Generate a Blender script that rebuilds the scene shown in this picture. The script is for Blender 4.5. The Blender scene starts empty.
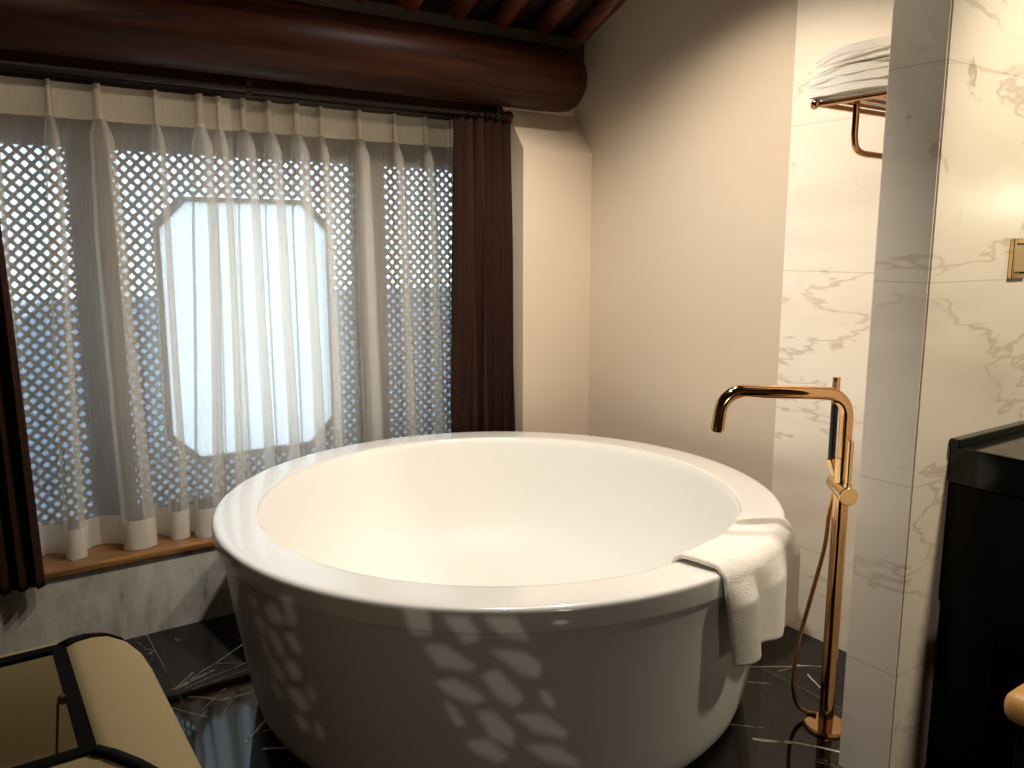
import bpy, bmesh, math, random
from math import sin, cos, pi, radians, hypot, sqrt
from mathutils import Vector, Matrix, noise
random.seed(7)
S = bpy.context.scene
C = S.collection

# ------------------------------------------------------------------ camera
cam = bpy.data.cameras.new('camera')
cam.sensor_width = 36.0
cam.lens = 820.0 / 1024.0 * 36.0
cam.clip_start = 0.02
co = bpy.data.objects.new('camera', cam); C.objects.link(co)
co.location = (0, 0, 1.35)
co.rotation_euler = (pi / 2 - 0.1655, 0, -0.603)
S.camera = co

# ------------------------------------------------------------------ world, exposure
S.view_settings.view_transform = 'Standard'
S.view_settings.look = 'None'
S.view_settings.exposure = 0.0
S.view_settings.gamma = 1.0
S.view_settings.use_curve_mapping = False
S.cycles.use_denoising = True
S.cycles.max_bounces = 10
S.cycles.transparent_max_bounces = 24
S.cycles.caustics_reflective = False
S.cycles.caustics_refractive = False
S.cycles.sample_clamp_indirect = 6.0
w = bpy.data.worlds.new('sky'); S.world = w; w.use_nodes = True
bg = w.node_tree.nodes['Background']
bg.inputs[0].default_value = (0.68, 0.85, 1.0, 1)
bg.inputs[1].default_value = 4.0

# ------------------------------------------------------------------ lights
def spot(name, loc, tgt, watts, angle, blend, color, size=0.04):
    l = bpy.data.lights.new(name, 'SPOT'); l.energy = watts; l.spot_size = radians(angle)
    l.spot_blend = blend; l.color = color; l.shadow_soft_size = size
    o = bpy.data.objects.new(name, l); C.objects.link(o); o.location = loc
    o.rotation_euler = (Vector(tgt) - Vector(loc)).to_track_quat('-Z', 'Y').to_euler()
    return o
def bulb(name, loc, watts, color, size):
    l = bpy.data.lights.new(name, 'POINT'); l.energy = watts; l.color = color; l.shadow_soft_size = size
    o = bpy.data.objects.new(name, l); C.objects.link(o); o.location = loc
    return o
WARM = (1.0, 0.88, 0.73)
spot('tub_spotlight', (1.75, 1.75, 2.62), (1.40, 1.90, 0), 88, 128, 0.5, WARM, 0.035)
spot('basin_spotlight', (1.12, 1.62, 2.66), (1.72, 2.25, 0.3), 125, 90, 0.7, (1.0, 0.94, 0.86), 0.035)
spot('curtain_fill_spot', (0.20, 0.30, 2.15), (1.00, 3.1, 1.62), 54, 46, 0.6, (1.0, 0.84, 0.64), 0.04)  # added fill that brightens the curtains from the front, no known fixture
spot('vanity_spotlight', (2.15, -0.20, 2.60), (2.40, 1.0, 1.28), 150, 62, 0.7, (1.0, 0.88, 0.68), 0.10)
bulb('vanity_bulb', (3.1, 0.57, 1.51), 1.8, (0.95, 0.95, 0.72), 0.05)
bulb('room_fill', (0.5, -1.3, 0.90), 17.0, (1.0, 0.88, 0.74), 0.15)  # added ambient fill for the tub front, stands for no known lamp

# ------------------------------------------------------------------ node helpers
class NT:
    def __init__(s, name):
        s.m = bpy.data.materials.new(name); s.m.use_nodes = True
        s.t = s.m.node_tree; s.n = s.t.nodes; s.l = s.t.links
        s.b = s.n['Principled BSDF']; s.out = s.n['Material Output']
    def new(s, typ, **kw):
        n = s.n.new(typ)
        for k, v in kw.items(): setattr(n, k, v)
        return n
    def put(s, sock, v):
        if isinstance(v, bpy.types.NodeSocket): s.l.new(v, sock)
        else: sock.default_value = v
    def math(s, op, a, b=0.0, c=0.0, clamp=False):
        n = s.new('ShaderNodeMath', operation=op, use_clamp=clamp)
        s.put(n.inputs[0], a); s.put(n.inputs[1], b)
        if len(n.inputs) > 2: s.put(n.inputs[2], c)
        return n.outputs[0]
    def vec(s, op, a, b=None):
        n = s.new('ShaderNodeVectorMath', operation=op)
        s.put(n.inputs[0], a)
        if b is not None: s.put(n.inputs[3 if op == 'SCALE' else 1], b)
        return n.outputs['Value'] if op in ('LENGTH', 'DOT_PRODUCT', 'DISTANCE') else n.outputs[0]
    def coord(s): return s.new('ShaderNodeTexCoord').outputs['Object']
    def noise(s, vec, scale, detail=3.0, rough=0.5, dist=0.0):
        n = s.new('ShaderNodeTexNoise'); s.put(n.inputs['Vector'], vec)
        n.inputs['Scale'].default_value = scale; n.inputs['Detail'].default_value = detail
        n.inputs['Roughness'].default_value = rough; n.inputs['Distortion'].default_value = dist
        return n.outputs[0]
    def noisecol(s, vec, scale):
        n = s.new('ShaderNodeTexNoise'); s.put(n.inputs['Vector'], vec)
        n.inputs['Scale'].default_value = scale
        return n.outputs['Color']
    def mix(s, f, a, b):
        n = s.new('ShaderNodeMix', data_type='RGBA'); s.put(n.inputs[0], f)
        s.put(n.inputs[6], a); s.put(n.inputs[7], b); return n.outputs[2]
    def ramp(s, f, lo, hi):   # smooth 0..1 between lo and hi
        n = s.new('ShaderNodeMapRange', interpolation_type='SMOOTHSTEP')
        s.put(n.inputs[0], f); n.inputs[1].default_value = lo; n.inputs[2].default_value = hi
        return n.outputs[0]
    def bump(s, h, strength, dist=0.005):
        n = s.new('ShaderNodeBump'); n.inputs['Strength'].default_value = strength
        n.inputs['Distance'].default_value = dist; s.put(n.inputs['Height'], h)
        s.l.new(n.outputs[0], s.b.inputs['Normal'])
    def sep(s, v):
        n = s.new('ShaderNodeSeparateXYZ'); s.put(n.inputs[0], v); return n.outputs
    def comb(s, x, y, z):
        n = s.new('ShaderNodeCombineXYZ'); s.put(n.inputs[0], x); s.put(n.inputs[1], y); s.put(n.inputs[2], z)
        return n.outputs[0]

def rgb(r, g, b):
    f = lambda c: (c / 255 / 12.92) if c <= 10 else ((c / 255 + 0.055) / 1.055) ** 2.4
    return (f(r), f(g), f(b), 1)

def simple(name, col, rough=0.5, metal=0.0, coat=0.0, var=0.0, vscale=6.0, bump=0.0, bscale=200.0, spec=0.5):
    t = NT(name); b = t.b; c = t.coord()
    if var > 0:
        f = t.noise(c, vscale, 4)
        k = (col[0] * (1 - var), col[1] * (1 - var), col[2] * (1 - var), 1)
        k2 = (min(1, col[0] * (1 + var)), min(1, col[1] * (1 + var)), min(1, col[2] * (1 + var)), 1)
        t.l.new(t.mix(f, k, k2), b.inputs['Base Color'])
    else: b.inputs['Base Color'].default_value = col
    b.inputs['Roughness'].default_value = rough; b.inputs['Metallic'].default_value = metal
    b.inputs['Coat Weight'].default_value = coat; b.inputs['Coat Roughness'].default_value = 0.04
    b.inputs['Specular IOR Level'].default_value = spec
    if bump > 0: t.bump(t.noise(c, bscale, 2), bump, 0.003)
    return t.m

def white_marble(name, base, vein, joints=True, rough=0.22, amount=1.0):
    t = NT(name); c = t.coord()
    # long nearly level veins that wander, plus short dark flecks
    st = t.vec('MULTIPLY', c, (0.6, 0.6, 2.2))
    wv = t.vec('ADD', st, t.vec('SCALE', t.noisecol(st, 2.3), 0.22))
    n1 = t.noise(wv, 1.3, 5, 0.62)
    d1 = t.math('ABSOLUTE', t.math('SUBTRACT', n1, 0.5))
    v1 = t.math('SUBTRACT', 1.0, t.ramp(d1, 0.0, 0.016))
    gate = t.ramp(t.noise(c, 2.6, 2), 0.40, 0.58)
    v1 = t.math('MULTIPLY', t.math('MULTIPLY', v1, gate), 0.5 * amount)
    n2 = t.noise(t.vec('ADD', c, t.vec('SCALE', t.noisecol(c, 9.0), 0.12)), 11.0, 5, 0.7)
    fl = t.math('MULTIPLY', t.ramp(n2, 0.60, 0.70), 0.8 * amount)
    fl = t.math('MULTIPLY', fl, t.ramp(t.noise(c, 3.3, 2), 0.5, 0.66))
    cloud = t.math('MULTIPLY', t.ramp(t.noise(wv, 2.2, 4), 0.45, 0.8), 0.35 * amount)
    f = t.math('MAXIMUM', t.math('MAXIMUM', v1, fl), cloud)
    col = t.mix(f, base, vein)
    if joints:
        z = t.sep(c)[2]
        m = t.math('ABSOLUTE', t.math('SUBTRACT', t.math('FRACT', t.math('DIVIDE', t.math('SUBTRACT', z, 0.07), 0.48)), 0.5))
        j = t.math('MULTIPLY', t.math('SUBTRACT', 1.0, t.ramp(m, 0.0015, 0.005)), 0.28)
        col = t.mix(j, col, (vein[0] * 0.5, vein[1] * 0.5, vein[2] * 0.5, 1))
    t.l.new(col, t.b.inputs['Base Color']); t.b.inputs['Roughness'].default_value = rough
    t.b.inputs['Coat Weight'].default_value = 0.0
    return t.m

def mottled_marble(name):
    t = NT(name); c = t.coord()
    a = t.noise(t.vec('MULTIPLY', c, (7, 7, 2.2)), 1.0, 6, 0.7, 0.4)
    b = t.noise(t.vec('MULTIPLY', c, (30, 30, 16)), 1.0, 4, 0.7)
    f = t.math('ADD', t.math('MULTIPLY', t.ramp(a, 0.35, 0.70), 0.6), t.math('MULTIPLY', t.ramp(b, 0.55, 0.75), 0.45), clamp=True)
    t.l.new(t.mix(f, rgb(206, 200, 188), rgb(116, 110, 96)), t.b.inputs['Base Color'])
    t.b.inputs['Roughness'].default_value = 0.3
    return t.m

def black_marble(name):
    t = NT(name); c = t.coord()
    wc = t.vec('ADD', c, t.vec('SCALE', t.vec('SUBTRACT', t.noisecol(c, 7.0), (0.5, 0.5, 0.5)), 0.03))
    s = t.sep(wc); x, y = s[0], s[1]
    p = t.comb(x, y, 0.0)
    def seg(ax, ay, bx, by, wd):
        dx, dy = bx - ax, by - ay; L2 = dx * dx + dy * dy
        pa = t.vec('SUBTRACT', p, (ax, ay, 0))
        h = t.math('DIVIDE', t.vec('DOT_PRODUCT', pa, (dx, dy, 0)), L2, clamp=True)
        q = t.comb(t.math('MULTIPLY', h, dx), t.math('MULTIPLY', h, dy), 0.0)
        d = t.vec('LENGTH', t.vec('SUBTRACT', pa, q))
        return t.math('SUBTRACT', 1.0, t.ramp(d, wd * 0.3, wd))
    segs = [(0.49, 2.54, 0.74, 2.70, .004), (0.49, 2.54, 0.42, 2.53, .0035), (0.48, 2.535, 0.60, 2.575, .009), (0.47, 2.53, 0.54, 2.60, .006),
            (0.50, 2.46, 0.575, 2.385, .0045), (0.575, 2.385, 0.74, 2.375, .0065), (0.50, 2.52, 0.70, 2.56, .003), (0.52, 2.50, 0.74, 2.52, .0025),
            (0.57, 2.13, 0.68, 2.23, .0055), (0.60, 2.07, 0.72, 2.00, .0065), (0.63, 2.15, 0.72, 2.13, .0045), (0.66, 2.20, 0.70, 2.14, .0035),
            (0.62, 2.62, 0.72, 2.55, .0025), (0.51, 2.36, 0.60, 2.44, .003), (0.55, 2.30, 0.62, 2.40, .0025), (0.44, 2.42, 0.52, 2.30, .003),
            (2.05, 1.61, 2.25, 1.475, .004), (2.16, 1.47, 2.12, 1.38, .0045), (1.80, 1.28, 1.90, 1.15, .0055), (1.74, 1.34, 1.80, 1.27, .008), (2.10, 1.54, 2.20, 1.52, .003),
            (1.95, 1.58, 2.02, 1.50, .003), (1.72, 1.44, 1.80, 1.36, .003)]
    f = None
    for a in segs:
        g = seg(*a); f = g if f is None else t.math('MAXIMUM', f, g)
    n1 = t.noise(t.vec('ADD', c, t.vec('SCALE', t.noisecol(c, 3.0), 0.5)), 2.4, 5, 0.6)
    v = t.math('SUBTRACT', 1.0, t.ramp(t.math('ABSOLUTE', t.math('SUBTRACT', n1, 0.5)), 0.0, 0.006))
    v = t.math('MULTIPLY', v, t.ramp(t.noise(c, 5.0, 2), 0.5, 0.7))
    v = t.math('MULTIPLY', v, t.ramp(t.noise(c, 22.0, 3), 0.32, 0.6))
    f = t.math('MULTIPLY', f, t.ramp(t.noise(c, 30.0, 3), 0.25, 0.5))
    f = t.math('MAXIMUM', f, t.math('MULTIPLY', v, 0.5))
    col = t.mix(f, (0.003, 0.003, 0.003, 1), (0.66, 0.60, 0.50, 1))
    # grout lines of the 0.6 m tiles
    sc = t.sep(c)
    for ax, off in ((0, 0.475),):
        m = t.math('ABSOLUTE', t.math('SUBTRACT', t.math('FRACT', t.math('ADD', t.math('DIVIDE', t.math('SUBTRACT', sc[ax], off), 0.8), 0.5)), 0.5))
        j = t.math('MULTIPLY', t.math('SUBTRACT', 1.0, t.ramp(m, 0.001, 0.004)), 0.55)
        col = t.mix(j, col, (0.22, 0.20, 0.17, 1))
    t.l.new(col, t.b.inputs['Base Color']); t.b.inputs['Roughness'].default_value = 0.06
    t.b.inputs['Specular IOR Level'].default_value = 0.5
    return t.m

def wood(name, dark, light, axis=0, rough=0.35, scale=1.0, coat=0.2, spec=0.5):
    t = NT(name); c = t.coord()
    v = [14.0 * scale] * 3; v[axis] = 0.9 * scale
    n = t.noise(t.vec('MULTIPLY', c, tuple(v)), 1.6, 6, 0.65, 0.6)
    t.l.new(t.mix(t.ramp(n, 0.3, 0.7), dark, light), t.b.inputs['Base Color'])
    t.b.inputs['Roughness'].default_value = rough; t.b.inputs['Coat Weight'].default_value = coat
    t.b.inputs['Specular IOR Level'].default_value = spec
    t.b.inputs['Coat Roughness'].default_value = 0.2
    t.bump(n, 0.25, 0.004)
    return t.m

def sheer(name, col, clear, through=0.62):
    """open-weave voile: threads of translucent cloth with clear gaps between them"""
    t = NT(name); c = t.coord(); s = t.sep(c)
    wv = t.noise(t.vec('MULTIPLY', c, (260, 60, 9)), 1.0, 2)
    cl = t.math('ADD', clear, t.math('MULTIPLY', t.math('SUBTRACT', wv, 0.5), 0.22), clamp=True)
    d = t.new('ShaderNodeBsdfDiffuse'); d.inputs[0].default_value = col
    tr = t.new('ShaderNodeBsdfTranslucent'); tr.inputs[0].default_value = col
    tp = t.new('ShaderNodeBsdfTransparent')
    m1 = t.new('ShaderNodeMixShader'); m1.inputs[0].default_value = through
    t.l.new(d.outputs[0], m1.inputs[1]); t.l.new(tr.outputs[0], m1.inputs[2])
    m2 = t.new('ShaderNodeMixShader'); t.l.new(cl, m2.inputs[0])
    t.l.new(m1.outputs[0], m2.inputs[1]); t.l.new(tp.outputs[0], m2.inputs[2])
    t.l.new(m2.outputs[0], t.out.inputs[0])
    return t.m

def pane_mat(name):
    t = NT(name)
    tp = t.new('ShaderNodeBsdfTransparent'); tp.inputs[0].default_value = (0.93, 0.97, 1, 1)
    g = t.new('ShaderNodeBsdfGlossy'); g.inputs[1].default_value = 0.02
    f = t.new('ShaderNodeFresnel'); f.inputs[0].default_value = 1.5
    m = t.new('ShaderNodeMixShader'); t.l.new(f.outputs[0], m.inputs[0])
    t.l.new(tp.outputs[0], m.inputs[1]); t.l.new(g.outputs[0], m.inputs[2])
    t.l.new(m.outputs[0], t.out.inputs[0]); return t.m

def frosted(name):
    t = NT(name)
    tr = t.new('ShaderNodeBsdfTranslucent'); tr.inputs[0].default_value = (0.90, 0.90, 0.88, 1)
    g = t.new('ShaderNodeBsdfGlossy'); g.inputs[1].default_value = 0.25
    m = t.new('ShaderNodeMixShader'); m.inputs[0].default_value = 0.05
    t.l.new(tr.outputs[0], m.inputs[1]); t.l.new(g.outputs[0], m.inputs[2])
    t.l.new(m.outputs[0], t.out.inputs[0]); return t.m

def shade_mat(name):
    t = NT(name); c = t.coord()
    n = t.noise(t.vec('MULTIPLY', c, (90, 90, 90)), 1.0, 2)
    col = t.mix(n, rgb(212, 194, 154), rgb(228, 212, 174))
    d = t.new('ShaderNodeBsdfDiffuse'); t.l.new(col, d.inputs[0])
    tr = t.new('ShaderNodeBsdfTranslucent'); tr.inputs[0].default_value = (0.95, 0.88, 0.68, 1)
    m = t.new('ShaderNodeMixShader'); m.inputs[0].default_value = 0.45
    t.l.new(d.outputs[0], m.inputs[1]); t.l.new(tr.outputs[0], m.inputs[2])
    t.l.new(m.outputs[0], t.out.inputs[0]); return t.m

def terry(name, col):
    t = NT(name); c = t.coord()
    n = t.noise(c, 260, 3, 0.7)
    t.b.inputs['Base Color'].default_value = col; t.b.inputs['Roughness'].default_value = 0.95
    t.b.inputs['Sheen Weight'].default_value = 0.3
    t.bump(n, 0.7, 0.004); return t.m

M = {}
M['plaster'] = simple('warm_plaster', rgb(203, 186, 165), 0.75, var=0.03, vscale=2.0, bump=0.03, bscale=90)
M['marble'] = white_marble('veined_cream_marble', rgb(238, 226, 208), rgb(146, 116, 82), amount=0.75, rough=0.3)
M['marble_low'] = mottled_marble('mottled_grey_marble')
M['floor'] = black_marble('black_marble_with_white_veins')
M['black_stone'] = simple('polished_black_granite', (0.006, 0.007, 0.006, 1), 0.10, var=0.5, vscale=60, spec=0.35)
M['black_panel'] = simple('black_lacquer_panel', (0.003, 0.003, 0.003, 1), 0.4, spec=0.15)
M['beam'] = wood('dark_red_brown_wood', (0.012, 0.0035, 0.002, 1), (0.048, 0.014, 0.006, 1), 0, 0.4, coat=0.0, spec=0.12)
M['rafter'] = wood('dark_red_rafter_wood', (0.045, 0.011, 0.007, 1), (0.16, 0.036, 0.020, 1), 1, 0.45)
M['deck'] = wood('blackened_roof_board', (0.010, 0.006, 0.004, 1), (0.03, 0.014, 0.008, 1), 1, 0.6, coat=0)
M['panelling'] = wood('brown_wall_panelling', (0.05, 0.03, 0.02, 1), (0.14, 0.085, 0.05, 1), 2, 0.5)
M['sill'] = wood('orange_brown_sill_wood', rgb(92, 60, 32), rgb(168, 118, 66), 0, 0.35, 3.0, 0.3)
M['frame'] = wood('grey_brown_window_wood', rgb(52, 44, 38), rgb(88, 76, 64), 2, 0.5, coat=0)
M['lattice'] = simple('grey_lattice_wood', rgb(120, 118, 114), 0.55, var=0.1)
M['gold'] = simple('rose_gold_metal', (0.70, 0.42, 0.21, 1), 0.09, 1.0)
M['gold_light'] = simple('brass_gold_metal', (0.80, 0.55, 0.27, 1), 0.12, 1.0)
M['brass_satin'] = simple('satin_brass', (0.80, 0.58, 0.30, 1), 0.45, 0.6)
M['bronze'] = simple('brown_bronze_metal', (0.50, 0.26, 0.13, 1), 0.16, 1.0)
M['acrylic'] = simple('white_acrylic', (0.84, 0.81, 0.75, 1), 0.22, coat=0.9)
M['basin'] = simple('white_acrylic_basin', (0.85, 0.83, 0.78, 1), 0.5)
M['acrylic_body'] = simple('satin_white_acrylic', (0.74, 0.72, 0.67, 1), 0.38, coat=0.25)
M['towel'] = terry('white_terry_cotton', (0.86, 0.80, 0.70, 1))
M['sheer'] = sheer('cream_voile', (0.90, 0.85, 0.77, 1), 0.50)
M['sheer_band'] = sheer('cream_voile_doubled', (0.90, 0.82, 0.69, 1), 0.06, 0.38)
M['drape'] = simple('dark_brown_drape', (0.030, 0.013, 0.009, 1), 0.8, spec=0.08, var=0.2, vscale=40, bump=0.05, bscale=400)
M['rod'] = simple('black_brown_rod_wood', (0.012, 0.006, 0.004, 1), 0.45, spec=0.25)
M['trimblack'] = simple('black_shade_trim', (0.004, 0.0035, 0.003, 1), 0.7, spec=0.1)
M['shade'] = shade_mat('cream_shade_fabric')
M['glass'] = pane_mat('clear_window_glass')
M['frost'] = frosted('frosted_window_glass')
M['outwall'] = simple('blue_grey_courtyard_plaster', rgb(150, 166, 186), 0.8, var=0.1)
M['ground'] = simple('grey_courtyard_paving', rgb(110, 115, 120), 0.8, var=0.2)
M['stool'] = simple('tan_leather', rgb(214, 164, 96), 0.45, var=0.06)
M['cord'] = simple('brown_pull_cord', rgb(110, 78, 40), 0.7)
M['rubber'] = simple('black_rubber_grip', (0.012, 0.010, 0.010, 1), 0.35)

# ------------------------------------------------------------------ mesh helpers
def obj(name, bm, mat, parent=None, smooth=False, angle=None):
    bmesh.ops.recalc_face_normals(bm, faces=bm.faces)
    me = bpy.data.meshes.new(name); bm.to_mesh(me); bm.free()
    me.materials.append(mat)
    if smooth:
        for p in me.polygons: p.use_smooth = True
    o = bpy.data.objects.new(name, me); C.objects.link(o)
    if parent is not None:
        o.parent = parent
        o.matrix_parent_inverse = Matrix.Translation(parent.location).inverted() if parent.type == 'EMPTY' else Matrix()
    if smooth and angle:
        me.set_sharp_from_angle(angle=radians(angle))
    return o
def tag(o, label=None, cat=None, group=None, kind=None):
    if label: o['label'] = label
    if cat: o['category'] = cat
    if group: o['group'] = group
    if kind: o['kind'] = kind
    return o
def thing(name, loc, label, cat, group=None):
    o = bpy.data.objects.new(name, None); C.objects.link(o); o.location = loc; o.empty_display_size = 0.1
    return tag(o, label, cat, group)
def box(bm, x0, x1, y0, y1, z0, z1, bev=0.0, seg=2):
    r = bmesh.ops.create_cube(bm, size=1.0)
    vs = r['verts']
    for v in vs: v.co = Vector(((x0 + x1) / 2 + v.co.x * (x1 - x0), (y0 + y1) / 2 + v.co.y * (y1 - y0), (z0 + z1) / 2 + v.co.z * (z1 - z0)))
    if bev > 0:
        es = list({e for v in vs for e in v.link_edges})
        bmesh.ops.bevel(bm, geom=es, offset=bev, segments=seg, affect='EDGES', profile=0.5)
    return bm
def prism(bm, poly, axis, a, b):
    """extrude a 2-D polygon along an axis from a to b; poly gives the two other coordinates in order"""
    def P(u, v, w_):
        return {0: (w_, u, v), 1: (u, w_, v), 2: (u, v, w_)}[axis]
    f = [bm.verts.new(P(u, v, a)) for u, v in poly]; g = [bm.verts.new(P(u, v, b)) for u, v in poly]
    bm.faces.new(f); bm.faces.new(g[::-1]); n = len(poly)
    for i in range(n): bm.faces.new((f[i], f[(i + 1) % n], g[(i + 1) % n], g[i]))
    return bm
def lathe(bm, prof, seg=96, c=(0, 0, 0), closed=False):
    rings = []
    for r, z in prof:
        if r < 1e-5: rings.append([bm.verts.new((c[0], c[1], c[2] + z))])
        else: rings.append([bm.verts.new((c[0] + r * cos(2 * pi * i / seg), c[1] + r * sin(2 * pi * i / seg), c[2] + z)) for i in range(seg)])
    pairs = list(zip(rings[:-1], rings[1:]))
    if closed: pairs.append((rings[-1], rings[0]))
    for a, b in pairs:
        for i in range(seg):
            j = (i + 1) % seg
            if len(a) == 1: bm.faces.new((a[0], b[i], b[j]))
            elif len(b) == 1: bm.faces.new((a[i], b[0], a[j]))
            else: bm.faces.new((a[i], b[i], b[j], a[j]))
    return bm
def smoothpath(pts, n=8):
    P = [Vector(p) for p in pts]; out = []
    Q = [P[0] * 2 - P[1]] + P + [P[-1] * 2 - P[-2]]
    for i in range(1, len(Q) - 2):
        p0, p1, p2, p3 = Q[i - 1:i + 3]
        for k in range(n):
            t = k / n
            out.append(0.5 * ((2 * p1) + (p2 - p0) * t + (2 * p0 - 5 * p1 + 4 * p2 - p3) * t * t + (3 * p1 - p0 - 3 * p2 + p3) * t ** 3))
    out.append(P[-1]); return out
def tube(bm, pts, r, seg=16, caps=True):
    pts = [Vector(p) for p in pts]; rad = r if isinstance(r, (list, tuple)) else [r] * len(pts)
    T = []
    for i in range(len(pts)):
        d = pts[min(i + 1, len(pts) - 1)] - pts[max(i - 1, 0)]; T.append(d.normalized())
    up = Vector((0, 0, 1)) if abs(T[0].z) < 0.9 else Vector((1, 0, 0))
    N = (up - T[0] * up.dot(T[0])).normalized(); rings = []
    for i, p in enumerate(pts):
        if i:
            N = (N - T[i] * N.dot(T[i])).normalized()
        B = T[i].cross(N)
        rings.append([bm.verts.new(p + (N * cos(2 * pi * k / seg) + B * sin(2 * pi * k / seg)) * rad[i]) for k in range(seg)])
    for a, b in zip(rings[:-1], rings[1:]):
        for k in range(seg): bm.faces.new((a[k], a[(k + 1) % seg], b[(k + 1) % seg], b[k]))
    if caps: bm.faces.new(rings[0][::-1]); bm.faces.new(rings[-1])
    return bm
def sphere(bm, c, r, u=20, v=12, sc=(1, 1, 1)):
    q = bmesh.ops.create_uvsphere(bm, u_segments=u, v_segments=v, radius=r)
    for x in q['verts']: x.co = Vector((x.co.x * sc[0] + c[0], x.co.y * sc[1] + c[1], x.co.z * sc[2] + c[2]))
    return bm
def B(): return bmesh.new()
def grid(bm, rows, closed=False):
    vs = [[bm.verts.new(p) for p in r] for r in rows]
    for a, b in zip(vs[:-1], vs[1:]):
        for i in range(len(a) - 1): bm.faces.new((a[i], a[i + 1], b[i + 1], b[i]))
    return vs
def struct(name, bm, mat, **k):
    o = obj(name, bm, mat, **k); o['kind'] = 'structure'; return o

# ------------------------------------------------------------------ room shell
XL, XR, XV, YB, YR = -1.7, 2.40, 3.25, 3.55, -2.3   # left, right (tub), right (vanity), outer face of window wall, rear
YRIDGE = 0.4
def roof(y, dz=0.0):
    return (2.338 + 0.42 * (2.642 - y) if y > YRIDGE else 2.338 + 0.42 * (2.642 - YRIDGE) - 0.42 * (YRIDGE - y)) + dz
struct('floor', box(B(), XL - .1, XV + .1, YR - .1, 3.35, -0.08, 0), M['floor'])
def gable(x0, x1, y0, y1):
    ys = [y0] + ([YRIDGE] if y0 < YRIDGE < y1 else []) + [y1]
    poly = [(y0, 0.0), (y1, 0.0)] + [(y, roof(y, .05)) for y in reversed(ys)]
    return prism(B(), poly, 0, x0, x1)
struct('wall_right', gable(XR, XR + .12, 1.825, 3.35), M['plaster'])
struct('wall_right_marble', gable(XR - .004, XR + .12, 1.139, 1.825), M['marble'])
struct('wall_right_vanity', gable(XV, XV + .1, YR, 1.0), M['marble'])
struct('wall_left', gable(XL - .1, XL, YR, 3.35), M['panelling'])
struct('wall_rear', box(B(), XL - .1, XV + .1, YR - .1, YR, 0, roof(YR, .05)), M['panelling'])
# partition slab: its marble end faces the tub corner, its lit face carries switch and counter
prt = B(); prism(prt, [(1.0, 0), (1.139, 0), (1.139, roof(1.139, .02)), (1.0, roof(1.0, .02))], 0, 1.832, XV)
es = [e for e in prt.edges if all(abs(v.co.x - 1.832) < 1e-4 for v in e.verts) and abs(e.verts[0].co.z - e.verts[1].co.z) > 1]
bmesh.ops.bevel(prt, geom=es, offset=0.004, segments=2, affect='EDGES')
struct('wall_partition', prt, M['marble'])
# window wall: upper wall, left and right piers with sloped shoulders, low marble wall and wooden sill
WX0, WX1 = -0.20, 2.03
up = B()
prism(up, [(2.99, 1.925), (3.35, 1.925), (3.35, roof(3.35, .05)), (2.99, roof(2.99, .05))], 0, XL, XR)
for a, b in ((XL, WX0), (WX1, XR)):
    prism(up, [(2.865, 0), (3.35, 0), (3.35, 1.925), (2.99, 1.925), (2.865, 1.754)], 0, a, b)
struct('wall_back', up, M['plaster'])
struct('wall_back_lower', box(B(), WX0, WX1, 2.965, 3.35, 0, .275), M['marble_low'])
struct('trim_1', box(B(), WX0, WX1, 2.952, 3.30, .275, .302, .006), M['sill'])
# outside
struct('wall_outside', box(B(), -3, 12, 7.0, 7.2, -.3, 0.95), M['outwall'])
struct('ground_outside', box(B(), -6, 14, 3.36, 7.0, -.45, -.3), M['ground'])

# ceiling boards, rafters, purlins
def slab(y0, y1, t, x0, x1):
    ys = [y0] + ([YRIDGE] if y0 < YRIDGE < y1 else []) + [y1]
    poly = [(y, roof(y, .065)) for y in ys] + [(y, roof(y, .065 + t)) for y in reversed(ys)]
    return prism(B(), poly, 0, x0, x1)
ceil = struct('ceiling', slab(YR - .1, 3.36, .05, XL - .1, XV + .1), M['deck'])
xr = 2.355
while xr > -0.5:
    bm = B(); tube(bm, [(xr, 3.33, roof(3.33, .03)), (xr, 1.2, roof(1.2, .03)), (xr, YRIDGE, roof(YRIDGE, .03))], 0.042, 14)
    obj('rafter', bm, M['rafter'], ceil, smooth=True, angle=40)
    xr -= 0.205
# log beam
bm = B()
ys, zs, R = 2.872, 2.043, 0.130
pts, rr = [], []
for x, r in [(-1.68, R), (1.0, R), (2.15, R), (2.23, R * .985), (2.262, R * .95), (2.280, R * .86), (2.288, R * .7)]:
    pts.append((x, ys, zs)); rr.append(r)
tube(bm, pts, rr, 48)
beam = tag(obj('roof_beam', bm, M['beam'], smooth=True, angle=60), 'thick round dark red-brown log beam running above the curtains', 'beam')
bm = B(); box(bm, -1.68, 2.38, 2.90, 2.97, 2.10, 2.235, .006)
obj('bearing_board', bm, M['deck'], beam)

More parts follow.
